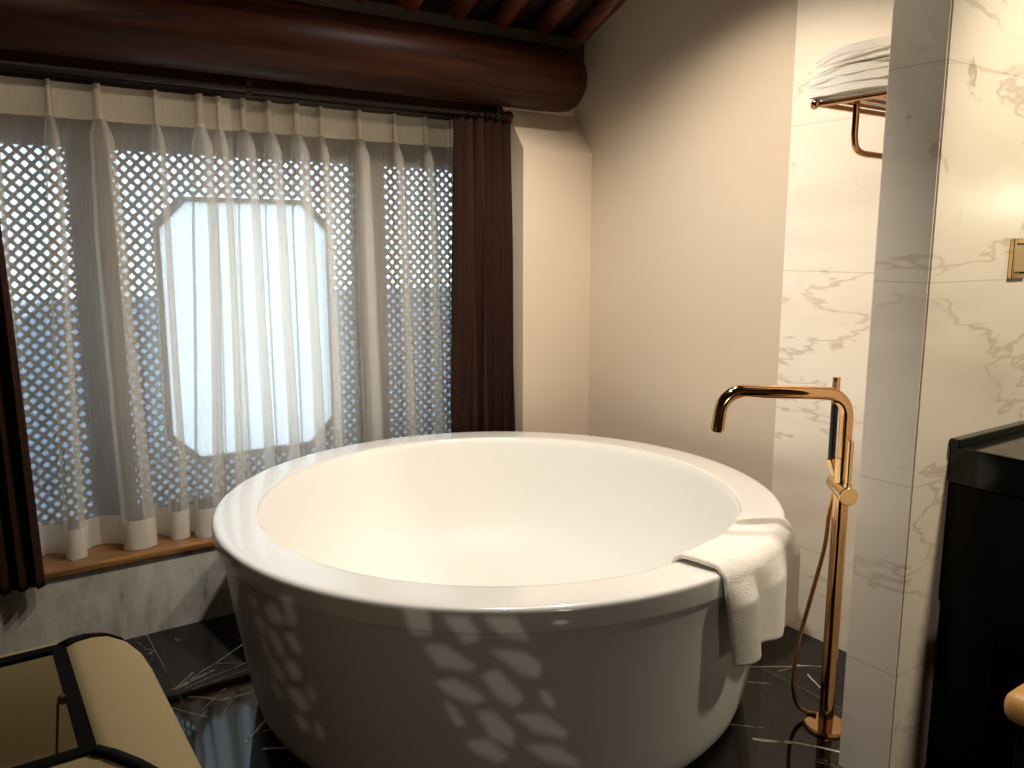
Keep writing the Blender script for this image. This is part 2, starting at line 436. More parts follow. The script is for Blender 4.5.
# ------------------------------------------------------------------ windows
WY = 3.27
def lattice_bm(x0, x1, z0, z1, hole=None, pitch=0.030, w_=0.0130, d=0.008):
    """two crossing layers of diagonal slats clipped to a rectangle (and outside an octagon hole)"""
    bm = B()
    def inside(x, z): return hole(x, z) if hole else False
    for layer, sg in ((0, 1), (1, -1)):
        k = -200
        p = pitch * sqrt(2)
        c = (x0 - z1 if sg == 1 else x0 + z0)
        cmax = (x1 - z0 if sg == 1 else x1 + z1)
        while c < cmax:
            # line: sg==1: x - z = c ; sg==-1: x + z = c
            zs_ = sorted([(x0 - c) * sg, (x1 - c) * sg])
            za, zb = max(z0, zs_[0]), min(z1, zs_[1])
            if zb - za > 0.004:
                # split by hole
                n = max(2, int((zb - za) / 0.006)); run = None; spans = []
                for i in range(n + 1):
                    z = za + (zb - za) * i / n; x = c + z if sg == 1 else c - z
                    if inside(x, z):
                        if run is not None: spans.append((run, z)); run = None
                    elif run is None: run = z
                if run is not None: spans.append((run, zb))
                for a, b in spans:
                    if b - a < 0.004: continue
                    X = lambda z: c + z if sg == 1 else c - z
                    A_ = Vector((X(a), 0, a)); B_ = Vector((X(b), 0, b)); t = (B_ - A_).normalized()
                    nrm = Vector((t.z, 0, -t.x)) * w_ / 2; y0 = WY - .004 + layer * d * .6
                    vs = []
                    for yy in (y0 - d / 2, y0 + d / 2):
                        for q in (A_ - nrm, A_ + nrm, B_ + nrm, B_ - nrm): vs.append(bm.verts.new((q.x, yy, q.z)))
                    for f in ((0, 1, 2, 3), (7, 6, 5, 4), (0, 4, 5, 1), (1, 5, 6, 2), (2, 6, 7, 3), (3, 7, 4, 0)):
                        bm.faces.new([vs[i] for i in f])
            c += p
    return bm
def frame_bm(x0, x1, z0, z1, t, y0, y1):
    bm = B()
    box(bm, x0 - t, x0, y0, y1, z0 - t, z1 + t, .002, 1); box(bm, x1, x1 + t, y0, y1, z0 - t, z1 + t, .002, 1)
    box(bm, x0, x1, y0, y1, z0 - t, z0, .002, 1); box(bm, x0, x1, y0, y1, z1, z1 + t, .002, 1)
    return bm
Z0, Z1 = 0.375, 1.69
ox0, ox1, oz0, oz1, ch = 0.660, 1.324, 0.53, 1.527, 0.10
def octa(m): return [(ox0 - m + ch, oz0 - m), (ox1 + m - ch, oz0 - m), (ox1 + m, oz0 - m + ch), (ox1 + m, oz1 + m - ch),
                     (ox1 + m - ch, oz1 + m), (ox0 - m + ch, oz1 + m), (ox0 - m, oz1 + m - ch), (ox0 - m, oz0 - m + ch)]
def in_oct(x, z):
    m = .008
    if not (ox0 - m < x < ox1 + m and oz0 - m < z < oz1 + m): return False
    for cx, cz, sx, sz in ((ox0 - m, oz0 - m, 1, 1), (ox1 + m, oz0 - m, -1, 1), (ox0 - m, oz1 + m, 1, -1), (ox1 + m, oz1 + m, -1, -1)):
        if (x - cx) * sx + (z - cz) * sz < ch: return False
    return True
for i, (a, b) in enumerate(((-0.12, 0.385), (0.525, 1.445), (1.575, 1.985))):
    fr = struct('window_%d' % (i + 1), frame_bm(a, b, Z0, Z1, .045, WY - .025, WY + .035), M['frame'])
    obj('lattice', lattice_bm(a, b, Z0, Z1, in_oct if i == 1 else None), M['lattice'], fr)
    gl = B(); box(gl, a, b, WY + .015, WY + .019, Z0, Z1)
    if i == 1:
        gl.free(); gl = B()
        # clear glass around the octagon: four strips
        box(gl, a, ox0, WY + .015, WY + .019, Z0, Z1); box(gl, ox1, b, WY + .015, WY + .019, Z0, Z1)
        box(gl, ox0, ox1, WY + .015, WY + .019, Z0, oz0); box(gl, ox0, ox1, WY + .015, WY + .019, oz1, Z1)
    obj('pane', gl, M['glass'], fr)
    if i == 1:
        bm = B(); o1 = octa(0.009); o0 = octa(-0.009)
        for y0, y1 in ((WY - .018, WY + .012),):
            A1 = [bm.verts.new((x, y0, z)) for x, z in o1]; A0 = [bm.verts.new((x, y0, z)) for x, z in o0]
            B1 = [bm.verts.new((x, y1, z)) for x, z in o1]; B0 = [bm.verts.new((x, y1, z)) for x, z in o0]
            for k in range(8):
                j = (k + 1) % 8
                bm.faces.new((A1[k], A1[j], A0[j], A0[k])); bm.faces.new((B1[k], B0[k], B0[j], B1[j]))
                bm.faces.new((A1[k], B1[k], B1[j], A1[j])); bm.faces.new((A0[k], A0[j], B0[j], B0[k]))
        obj('octagon_frame', bm, M['lattice'], fr)
        bm = B(); prism(bm, octa(0.0), 1, WY - .002, WY + .003)
        tag(obj('frosted_pane', bm, M['frost'], fr), 'white frosted octagonal pane')
# mullions and rails between the three sashes, closing the opening
tm = B()
for a, b in ((WX0, -0.165), (0.43, 0.48), (1.49, 1.53), (2.03 - .0, 2.031)):
    box(tm, a, b, WY - .03, WY + .05, .302, 1.925)
box(tm, WX0, WX1, WY - .03, WY + .05, 1.735, 1.925); box(tm, WX0, WX1, WY - .03, WY + .05, .302, .33)
struct('trim_2', tm, M['frame'])

struct('trim_3', box(B(), WX0, 2.0, 2.972, 2.99, 1.895, 2.06), M['beam'])

# ------------------------------------------------------------------ curtains
def interp(t, pts):
    if t <= pts[0][0]: return pts[0][1]
    for (a, va), (b, vb) in zip(pts[:-1], pts[1:]):
        if t <= b:
            k = (t - a) / (b - a); k = k * k * (3 - 2 * k) if b - a > .2 else k
            return va + (vb - va) * k
    return pts[-1][1]
def sheer_rows(x0, x1, pleats, ztop, zbot, yc, seed, off=0.0, za=None, zb=None, nz=60):
    """pleats: list of (x at top, x at bottom, fullness)"""
    rnd = random.Random(seed); ph = [rnd.uniform(0, 6.28) for _ in pleats]; rw = [rnd.uniform(.8, 1.25) for _ in pleats]
    rows = []
    za = ztop if za is None else za; zb = zbot if zb is None else zb
    for i in range(nz + 1):
        z = za + (zb - za) * i / nz
        t = (ztop - z) / (ztop - zbot)
        w_ = interp(t, [(0, .006), (.065, .007), (.11, .020), (.35, .026), (1, .030)])
        d = interp(t, [(0, .022), (.065, .026), (.12, .045), (.5, .050), (1, .062)])
        bag = interp(t, [(0, .004), (.07, .006), (.5, .018), (1, .030)])
        row = []
        knots = [(x0 + (0.0) * t, None)]
        xs = [p[0] + (p[1] - p[0]) * t + sin(t * 5 + ph[k]) * .004 * t for k, p in enumerate(pleats)]
        prev = x0
        for k, p in enumerate(pleats):
            ww = w_ * p[2] * rw[k] ; dd = d * p[2]; X = xs[k]
            lo, hi = prev, X - ww
            for q in range(9):
                u = q / 9; row.append((lo + (hi - lo) * u, yc + bag * sin(pi * u) * (1 if p[2] > .7 else .4) + off, z))
            tw = sin(t * 3 + ph[k]) * .006 * t
            for dx, dy in ((-1, 0), (-.55, -.22), (-.62, -.6), (-.95, -.9), (-.45, -1.12), (.35, -1.15), (.95, -.92), (.65, -.6), (.5, -.22), (1, 0)):
                row.append((X + dx * ww + tw, yc + dy * dd + off, z))
            prev = X + ww
        for q in range(10):
            u = q / 9; row.append((prev + (x1 - prev) * u, yc + bag * .6 * sin(pi * u) + off, z))
        rows.append(row)
    return rows
def sheer_curtain(x0, x1, pleats, yc, seed, label):
    k = yc / 3.13; x0, x1 = x0 * k, x1 * k
    pleats = [(a * k, b * k, f * 1.18) for a, b, f in pleats]
    t = thing('sheer_curtain', ((x0 + x1) / 2, yc, .306), label, 'curtain', None)
    zt, zb = 1.35 + .53 * k, 0.306
    bm = B(); grid(bm, sheer_rows(x0, x1, pleats, zt, zb, yc, seed)); obj('voile_panel', bm, M['sheer'], t, smooth=True)
    bm = B(); grid(bm, sheer_rows(x0, x1, pleats, zt, zb, yc, seed, off=-.0025, za=zt, zb=zt - .112, nz=8)); obj('pleat_heading', bm, M['sheer_band'], t, smooth=True)
    bm = B(); grid(bm, sheer_rows(x0, x1, pleats, zt, zb, yc, seed, off=-.0025, za=zb + .105, zb=zb, nz=8)); tag(obj('hem', bm, M['sheer_band'], t, smooth=True))
    return t
YS = 3.13
sheer_curtain(-0.15, 0.916, [(-.02, -.03, 1), (.17, .135, 1), (.333, .292, 1.05), (.474, .486, 1.3), (.655, .625, 1.0), (.800, .735, 1.35), (.868, .835, 1.0)], YS - .03, 3,
              'cream sheer voile curtain beside the almost black drape, in front of the octagonal window edge')
sheer_curtain(0.905, 1.965, [(.952, .935, 1.25), (1.045, 1.035, 1.35), (1.151, 1.14, 1.3), (1.248, 1.245, 1.05), (1.405, 1.40, 1.3), (1.56, 1.58, 1.15), (1.703, 1.72, 1.05), (1.83, 1.85, .9)], YS + .03, 5,
              'cream sheer voile curtain panel between the middle overlap and the gathered dark brown drape')

def drape_rows(x0t, x1t, x0b, x1b, n, zt, zb, yc, amp, seed, nz=50):
    rnd = random.Random(seed); ph = [rnd.uniform(-.35, .35) for _ in range(n * 2 + 2)]; am = [rnd.uniform(.7, 1.2) for _ in range(n + 1)]
    rows = []; m = n * 14
    for i in range(nz + 1):
        t = i / nz; z = zt + (zb - zt) * t; row = []
        x0 = x0t + (x0b - x0t) * t; x1 = x1t + (x1b - x1t) * t
        a = amp * (.55 + .45 * min(1, t * 3))
        for k in range(m + 1):
            u = k / m; c = u * n; f = int(min(c, n - 1))
            y = yc + a * am[f] * sin(2 * pi * c + .5 * sin(t * 3 + ph[f] * 6))
            x = x0 + (x1 - x0) * u + .006 * sin(4 * pi * c + t * 2)
            row.append((x, y, z))
        rows.append(row)
    return rows
def solid_cloth(rows, th):
    bm = B(); vs = grid(bm, rows); bm.normal_update()
    return bm
def drape(label, *a):
    bm = B(); grid(bm, drape_rows(*a)); o = obj('drape', bm, M['drape'], smooth=True)
    md = o.modifiers.new('thick', 'SOLIDIFY'); md.thickness = .002
    return tag(o, label, 'curtain')
drape('dark brown drape gathered in narrow folds against the plaster pier', 1.735, 2.005, 1.712, 2.026, 6, 1.866, .31, 2.925, .030, 11)
drape('almost black drape at the edge of the window, beside the lampshade', -.16, .145, -.16, .175, 7, 1.862, .272, 2.915, .02, 12)
# rods
rod = thing('curtain_rod', (1.0, 2.925, 1.885), 'dark turned wooden curtain rod with ball finial under the log beam', 'curtain rod')
bm = B(); tube(bm, [(-.4, 2.925, 1.884), (2.0, 2.925, 1.884)], .013, 16); obj('rod', bm, M['rod'], rod, smooth=True, angle=50)
bm = B(); tube(bm, [(1.955, 2.925, 1.884), (1.963, 2.925, 1.884), (1.968, 2.925, 1.884), (1.975, 2.925, 1.884)], [.014, .021, .021, .014], 16)
sphere(bm, (1.995, 2.925, 1.884), .022); tag(obj('finial', bm, M['beam'], rod, smooth=True), 'dark red ball finial')
for x in (1.88, 1.905, 1.93, 1.80, 1.85):
    bm = B(); tube(bm, [(x - .005, 2.925, 1.884), (x + .005, 2.925, 1.884)], .019, 16); obj('curtain_ring', bm, M['rod'], rod, smooth=True, angle=50)
for x in (0.92, 1.945, -.2):
    bm = B(); box(bm, x - .008, x + .008, 2.925, 2.99, 1.90, 1.915, .002); box(bm, x - .010, x + .010, 2.915, 2.935, 1.866, 1.915, .002)
    obj('bracket', bm, M['rod'], rod)
rod2 = thing('curtain_track', (1.0, YS - .01, 1.89), 'dark track behind the rod that carries the sheer curtains', 'curtain track')
bm = B(); box(bm, -.19, 2.025, YS - .055, YS + .05, 1.888, 1.925, .003); obj('track', bm, M['rod'], rod2)

# ------------------------------------------------------------------ bathtub
TC = (1.396, 2.094, 0)
tub = thing('bathtub', TC, 'large round white freestanding bathtub in the middle of the black marble floor', 'bathtub')
body = [(.0, .004), (.70, .004), (.735, .004), (.752, .012), (.764, .03), (.775, .07), (.790, .15), (.806, .25), (.820, .34), (.832, .43), (.845, .50), (.8535, .5255)]
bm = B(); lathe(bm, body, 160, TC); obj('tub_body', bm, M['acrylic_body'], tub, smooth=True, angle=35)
rim = [(.852, .5245), (.8600, .5250), (.8632, .528), (.8645, .535), (.8645, .572), (.8635, .5785), (.8605, .5828), (.8560, .5850), (.848, .5858), (.82, .5862),
       (.780, .5858), (.755, .5855), (.744, .5850), (.740, .5835), (.7375, .580)]
bm = B(); lathe(bm, rim, 160, TC); obj('rim', bm, M['acrylic'], tub, smooth=True, angle=50)
basin = [(.737, .580), (.733, .573), (.730, .56), (.725, .50), (.712, .42), (.690, .34), (.655, .26), (.60, .19), (.53, .147), (.45, .126), (.36, .12), (.05, .118), (.0, .118)]
bm = B(); lathe(bm, basin, 160, TC); obj('basin', bm, M['basin'], tub, smooth=True)
bm = B(); lathe(bm, [(0, .121), (.026, .121), (.030, .1195), (.031, .1185)], 32, TC); obj('drain', bm, M['gold'], tub, smooth=True)

# towel draped over the rim
def rimprof(s):
    """distance from the tub axis, height, along a path that climbs out of the basin, over the rim and down outside; s in metres from inner lip"""
    P = [(-.16, .7195, .43), (-.10, .728, .50), (-.02, .741, .583), (0.0, .752, .594), (.05, .80, .5945), (.09, .845, .593), (.105, .862, .587), (.118, .872, .573), (.135, .876, .550), (.165, .874, .52)]
    if s >= .165: return .874 - (s - .165) * .05, .52 - (s - .165)
    for a, b in zip(P[:-1], P[1:]):
        if s <= b[0]:
            k = (s - a[0]) / (b[0] - a[0]); return a[1] + (b[1] - a[1]) * k, a[2] + (b[2] - a[2]) * k
    return P[-1][1:]
bm = B(); rows = []
NA, NS = 96, 70
for i in range(NA + 1):
    u = i / NA; ang = -86.6 + 30.5 * u
    hem = interp(u, [(0, .335), (.24, .340), (.27, .315), (.6, .335), (1, .372)])
    s0 = -.13 + .015 * sin(u * 5); row = []
    for j in range(NS + 1):
        s = s0 + (hem - s0) * j / NS
        r, z = rimprof(s)
        drop = min(1, max(0, (s - .125) / .05)); low = min(1, max(0, (s - .14) / .2))
        lobe = sin(min(1, u / .25) * pi) ** .6 if 0 < u < .25 else 0
        lobe2 = .5 - .5 * cos((u - .25) / .75 * 2 * pi * 1.5) if u >= .25 else 0
        r += drop * (.004 + .022 * lobe + .016 * lobe2) + low * (.006 + .008 * u)
        r += .0012 * noise.noise(Vector((u * 12, s * 30, 1))) * drop
        z += .0035 * noise.noise(Vector((u * 5, s * 14, 4))) * (1 if 0 < s < .1 else 0) + (.004 if s < .1 else 0)
        a = radians(ang - 1.6 * max(0, min(1, (.09 - s) / .12)) * (1 - u) + 3.4 * low * max(0, 1 - u * 1.6))
        row.append((TC[0] + r * cos(a), TC[1] + r * sin(a), z))
    rows.append(row)
grid(bm, rows)
bmat = obj('bath_mat', bm, M['towel'], smooth=True)
md = bmat.modifiers.new('thick', 'SOLIDIFY'); md.thickness = .011; md.offset = 1
tag(bmat, 'white terry bath mat draped over the tub rim on the faucet side', 'towel')

# ------------------------------------------------------------------ floor faucet
FX, FY = 1.955, 1.262
fau = thing('bath_faucet', (FX, FY, 0), 'tall rose-gold freestanding bath faucet standing between tub and marble partition', 'faucet')
bm = B(); lathe(bm, [(0, 0.0), (.060, 0.0), (.060, .006), (.056, .011), (.03, .012), (0, .012)], 48, (FX, FY, 0)); obj('base_plate', bm, M['gold'], fau, smooth=True, angle=40)
bm = B(); tube(bm, [(FX, FY, .011), (FX, FY, .70)], .0205, 28); obj('riser', bm, M['gold'], fau, smooth=True, angle=50)
ux, uy = cos(radians(150)), sin(radians(150)); px_, py_ = .5, .866
def loc(a, b, z): return (FX + ux * a + px_ * b, FY + uy * a + py_ * b, z)
# mixer body: round bar across the riser, one end towards the room
AX, AY = .68, .733
def mloc(b, z): return (FX + AX * b, FY + AY * b, z)
def hloc(z): return (FX + AX * .062 - .014, FY + AY * .062 + .010, z)
bm = B(); tube(bm, [mloc(-.076, .703), mloc(-.074, .703), mloc(.070, .703), mloc(.072, .703)], [.0225, .0245, .0245, .0225], 28)
obj('mixer_body', bm, M['gold_light'], fau, smooth=True, angle=40)
bm = B(); tube(bm, [loc(0, 0, .722), loc(0, 0, .79)], .0215, 24); obj('spout_collar', bm, M['gold_light'], fau, smooth=True, angle=50)
pts = [loc(0, 0, .78), loc(0, 0, .86), loc(0, 0, .905)]
for k in range(1, 9):
    a = k / 8 * pi / 2; pts.append(loc(.062 * (1 - cos(a)), 0, .905 + .062 * sin(a)))
pts += [loc(.12, 0, .970), loc(.20, 0, .973), loc(.287, 0, .976)]
for k in range(1, 9):
    a = k / 8 * radians(82); pts.append(loc(.287 + .060 * sin(a), 0, .976 - .060 * (1 - cos(a))))
pts.append(loc(.352, 0, .872))
bm = B(); tube(bm, pts, .0175, 28); sp = obj('spout', bm, M['gold'], fau, smooth=True, angle=50)
bm = B(); tube(bm, [loc(.351, 0, .884), loc(.3525, 0, .868)], .0135, 20); obj('aerator', bm, M['bronze'], sp, smooth=True, angle=50)
bm = B(); tube(bm, [mloc(-.060, .705), mloc(-.060, .850)], .0080, 16); tube(bm, [mloc(-.060, .700), mloc(-.060, .735)], .011, 16)
obj('lever', bm, M['gold_light'], fau, smooth=True, angle=50)
bm = B(); tube(bm, [mloc(.060, .722), hloc(.772)], .014, 16); obj('shower_cradle', bm, M['gold_light'], fau, smooth=True, angle=50)
bm = B(); tube(bm, [hloc(.925), hloc(1.0)], .0105, 16); hsh = obj('hand_shower', bm, M['gold'], fau, smooth=True, angle=50)
bm = B(); tube(bm, [hloc(.765), hloc(.926)], .0100, 16); tag(obj('grip', bm, M['rubber'], hsh, smooth=True, angle=50), 'black grip')
hose = smoothpath([(1.986, 1.300, .69), (1.984, 1.313, .62), (1.982, 1.317, .535), (1.971, 1.323, .461), (1.947, 1.337, .333), (1.927, 1.348, .221), (1.921, 1.352, .144),
                   (1.921, 1.349, .081), (1.932, 1.338, .035), (1.955, 1.318, .014), (1.965, 1.300, .018)], 6)
bm = B(); tube(bm, hose, .0062, 10); obj('hose', bm, M['bronze'], fau, smooth=True, angle=60)

# ------------------------------------------------------------------ towel rack (fixed to the back of the partition) and folded towels
rack = thing('towel_rack', (2.17, 1.30, 1.73), 'bronze towel shelf with a rail below, high on the marble behind the partition', 'towel rack')
X0, X1, Y0, Y1, ZR = 1.985, 2.385, 1.141, 1.425, 1.728
bm = B(); tube(bm, [(X0, Y0, ZR), (X0, Y1, ZR)], .0075, 14); obj('side_rail', bm, M['bronze'], rack, smooth=True, angle=50)
bm = B(); tube(bm, [(X1 - .01, Y0, ZR), (X1 - .01, Y1, ZR)], .0075, 14); obj('side_rail', bm, M['bronze'], rack, smooth=True, angle=50)
for i, y in enumerate((1.25, 1.31, 1.37)):
    bm = B(); tube(bm, [(X0, y, ZR), (X1 - .01, y, ZR)], .005, 12); obj('shelf_bar', bm, M['bronze'], rack, smooth=True, angle=50)
bm = B(); tube(bm, [(X0 - .012, Y1, ZR), (X1 + .006, Y1, ZR)], .0075, 14)
obj('front_bar', bm, M['bronze'], rack, smooth=True, angle=50)
bm = B(); sphere(bm, (X0 - .016, Y1, ZR), .0125); obj('end_knob', bm, M['bronze'], rack, smooth=True)
bm = B(); sphere(bm, (X0, Y1 + .014, ZR), .0115); obj('end_knob', bm, M['bronze'], rack, smooth=True)
bm = B(); tube(bm, smoothpath([(2.010, 1.33, ZR), (2.010, 1.33, 1.67), (2.010, 1.33, 1.64), (2.018, 1.33, 1.612), (2.042, 1.33, 1.598), (2.09, 1.33, 1.595), (2.24, 1.33, 1.595),
                                (2.28, 1.33, 1.60), (2.305, 1.33, 1.625), (2.31, 1.33, 1.66), (2.31, 1.33, ZR)], 6), .0085, 14)
obj('towel_rail', bm, M['bronze'], rack, smooth=True, angle=60)
def folded_towel(name, x0, x1, y0, y1, z0, h, layers, seed, label, base, taper):
    """a towel folded in thirds: one long cloth strip that turns back on itself, its rounded folds at the far end"""
    rnd = random.Random(seed); bm = B()
    t = h / layers; pts = []
    for k in range(layers):
        zc = z0 + t * (k + .5)
        ys_ = [y0 + (y1 - y0) * q / 10 for q in range(11)]
        if k % 2: ys_ = ys_[::-1]
        seg = [(y, zc) for y in ys_]
        pts += seg
        if k < layers - 1:
            ye = ys_[-1]; sgn = 1 if k % 2 == 0 else -1
            for q in range(1, 6):
                a = -pi / 2 + pi * q / 6; pts.append((ye + sgn * t * .55 * cos(a), zc + t / 2 + t / 2 * sin(a)))
    n = len(pts); hw = t * .485
    top, bot = [], []
    for i, (y, z) in enumerate(pts):
        a = pts[max(0, i - 1)]; b = pts[min(n - 1, i + 1)]; dy, dz = b[0] - a[0], b[1] - a[1]; L = hypot(dy, dz) or 1
        ny, nz_ = -dz / L, dy / L
        top.append((y + ny * hw, z + nz_ * hw)); bot.append((y - ny * hw, z - nz_ * hw))
    loop = top + bot[::-1]; rows = []; nx = 22
    for i in range(nx + 1):
        u = i / nx; e = min(1, min(u, 1 - u) / .04); r = []
        for (y, z) in loop:
            x = x0 + (x1 - x0) * u + .006 * noise.noise(Vector((y * 30, z * 60, seed + u * 4)))
            q = noise.noise(Vector((u * 6 + seed, y * 14, z * 18))) * .003 + noise.noise(Vector((u * 30, y * 60, z * 60 + seed))) * .0018
            zc = z + q + (.010 * (1 - ((y - y0) / (y1 - y0) - .45) ** 2 * 3) * (z - z0) / h)
            q2 = max(0, min(1, (y - y1 + .09) / .12)); zc = base + (zc - base) * (1 - taper * q2 * q2)
            r.append((x, y + q * .8, zc))
        rows.append(r + [r[0]])
    vs = grid(bm, rows)
    bmesh.ops.remove_doubles(bm, verts=bm.verts, dist=1e-6)
    bmesh.ops.holes_fill(bm, edges=[e for e in bm.edges if e.is_boundary], sides=0)
    o = obj(name, bm, M['towel'], smooth=True, angle=70)
    return tag(o, label, 'towel', 'folded towels on the rack')
folded_towel('bath_towel', 1.955, 2.33, 1.16, 1.440, 1.744, .056, 3, 3, 'folded white bath towel lying on the bronze rack under the other towel', 1.740, .30)
folded_towel('bath_towel', 1.968, 2.32, 1.16, 1.425, 1.819, .036, 2, 9, 'folded white bath towel on top of the towel on the bronze rack', 1.740, .30)

# ------------------------------------------------------------------ switch
sw = thing('light_switch', (2.24, 1.0, 1.325), 'gold-framed rocker switch plate on the lit marble partition face', 'light switch')
bm = B(); x0, x1, z0, z1 = 2.190, 2.276, 1.273, 1.371
for a, b, c, d in ((x0, x0 + .012, z0, z1), (x1 - .012, x1, z0, z1), (x0 + .012, x1 - .012, z0, z0 + .012), (x0 + .012, x1 - .012, z1 - .012, z1)):
    box(bm, a, b, 0.989, 1.0, c, d, .0015, 1)
obj('switch_frame', bm, M['gold_light'], sw)
bm = B(); box(bm, x0 + .012, x1 - .012, 0.995, 1.0, z0 + .012, z1 - .012); obj('backing', bm, M['rubber'], sw)
bm = B(); prism(bm, [(x0 + .019, 0.994), (x1 - .016, 0.994), (x1 - .016, 0.985)], 2, z0 + .016, z1 - .016); obj('rocker', bm, M['brass_satin'], sw)

# ------------------------------------------------------------------ vanity
van = thing('vanity_counter', (2.6, .75, 0), 'black granite vanity counter against the lit marble partition', 'vanity')
VX = 1.985
bm = B(); box(bm, VX, 3.24, .42, 0.998, .782, .872, .003); obj('countertop', bm, M['black_stone'], van)
bm = B(); box(bm, VX - .006, 3.24, 0.974, 0.998, .872, .892, .003); obj('backsplash', bm, M['black_stone'], van)
bm = B(); box(bm, VX + .008, 3.24, .44, 0.996, .47, .778, .002); obj('cabinet', bm, M['black_panel'], van)
bm = B(); box(bm, VX + .020, 3.24, .86, 0.996, .004, .47, .002); obj('back_panel', bm, M['black_panel'], van)

# stool under the counter
st = thing('stool', (1.97, .62, 0), 'tan leather stool standing beside the end of the black vanity counter', 'stool')
bm = B(); box(bm, 1.725, 1.985, .38, .72, .375, .445, .028, 4); obj('seat', bm, M['stool'], st, smooth=True, angle=60)
for x in (1.765, 1.95):
    for y in (.42, .68):
        bm = B(); box(bm, x - .014, x + .014, y - .014, y + .014, 0, .377, .003); obj('leg', bm, M['rod'], st)

# ------------------------------------------------------------------ floor lamp with rounded rectangular shade, seen from above
lampo = thing('shaded_lamp', (-.08, 1.205, 0), 'lamp with a flared cream fabric shade, black ribs and an open black-edged top', 'lamp')
LX0, LX1, LY0, LY1, ZT = -.249, .097, 1.030, 1.350, .75
PROF = [(a * .93, b) for a, b in [(0, 0), (.022, -.003), (.050, -.012), (.080, -.027), (.108, -.050), (.130, -.080), (.146, -.115), (.156, -.155), (.161, -.20), (.162, -.25), (.160, -.31), (.156, -.37)]]
def rect(o, z, r):
    x0, x1, y0, y1 = LX0 - o, LX1 + o, LY0 - o, LY1 + o; out = []
    for cx, cy, a0 in ((x1 - r, y1 - r, 0), (x0 + r, y1 - r, 90), (x0 + r, y0 + r, 180), (x1 - r, y0 + r, 270)):
        for k in range(9):
            a = radians(a0 + 90 * k / 8); out.append((cx + r * cos(a), cy + r * sin(a), z))
    return out
def shell(levels):
    bm = B(); rings = [[bm.verts.new(p) for p in l] for l in levels]
    for a, b in zip(rings[:-1], rings[1:]):
        for k in range(len(a)): bm.faces.new((a[k], a[(k + 1) % len(a)], b[(k + 1) % len(a)], b[k]))
    return bm
sh = obj('lamp_shade', shell([rect(o, ZT + z, .004 + o * .42) for o, z in PROF]), M['shade'], lampo, smooth=True)
md = sh.modifiers.new('thick', 'SOLIDIFY'); md.thickness = .002
obj('rim_trim', shell([rect(.004, ZT - .004, .006), rect(.004, ZT + .003, .006), rect(-.0145, ZT + .003, .002), rect(-.0145, ZT - .004, .002), rect(.004, ZT - .004, .006)]), M['trimblack'], sh)
o, z = PROF[-1]
obj('bottom_trim', shell([rect(o + .003, ZT + z + .02, .07), rect(o + .003, ZT + z - .002, .07), rect(o - .004, ZT + z - .002, .066), rect(o - .004, ZT + z + .02, .066), rect(o + .003, ZT + z + .02, .07)]), M['trimblack'], sh)
for sx, sy in ((1, 1), (-1, 1), (-1, -1), (1, -1)):
    bm = B(); rows = []
    for o, z in PROF:
        r = .004 + o * .42; k = (o - r) + r * .7071 + .0010; w_ = .0068
        cx = (LX1 if sx > 0 else LX0) + sx * k; cy = (LY1 if sy > 0 else LY0) + sy * k
        rows.append([(cx + sx * sy * w_ * q * .7071 * 1.0, cy - w_ * q * .7071, ZT + z + .003 - .004 * (abs(q) > 1)) for q in (-1.02, -1, 0, 1, 1.02)])
    grid(bm, rows); rb = obj('rib', bm, M['trimblack'], sh, smooth=True)
    md = rb.modifiers.new('thick', 'SOLIDIFY'); md.thickness = .0025; md.offset = 0
CX, CY = (LX0 + LX1) / 2, (LY0 + LY1) / 2
bm = B(); lathe(bm, [(0, 0), (.14, 0), (.14, .014), (.03, .026), (0, .026)], 40, (CX, CY, 0)); obj('base', bm, M['trimblack'], lampo, smooth=True, angle=40)
bm = B(); tube(bm, [(CX, CY, .02), (CX, CY, .50)], .011, 14); obj('stem', bm, M['trimblack'], lampo, smooth=True, angle=50)
bm = B(); tube(bm, [(CX, CY, .50), (CX, CY, .55)], .018, 14); obj('socket', bm, M['gold'], lampo, smooth=True, angle=50)
bm = B(); tube(bm, [(LX0 - .14, CY, .56), (LX1 + .14, CY, .56)], .003, 8); obj('shade_carrier', bm, M['trimblack'], lampo)
bm = B(); sphere(bm, (.080, 1.187, ZT - .003), .007, 10, 6); tube(bm, [(.074, 1.187, ZT - .006), (.055, 1.187, .55)], .0018, 6)
obj('pull_cord', bm, M['cord'], lampo)

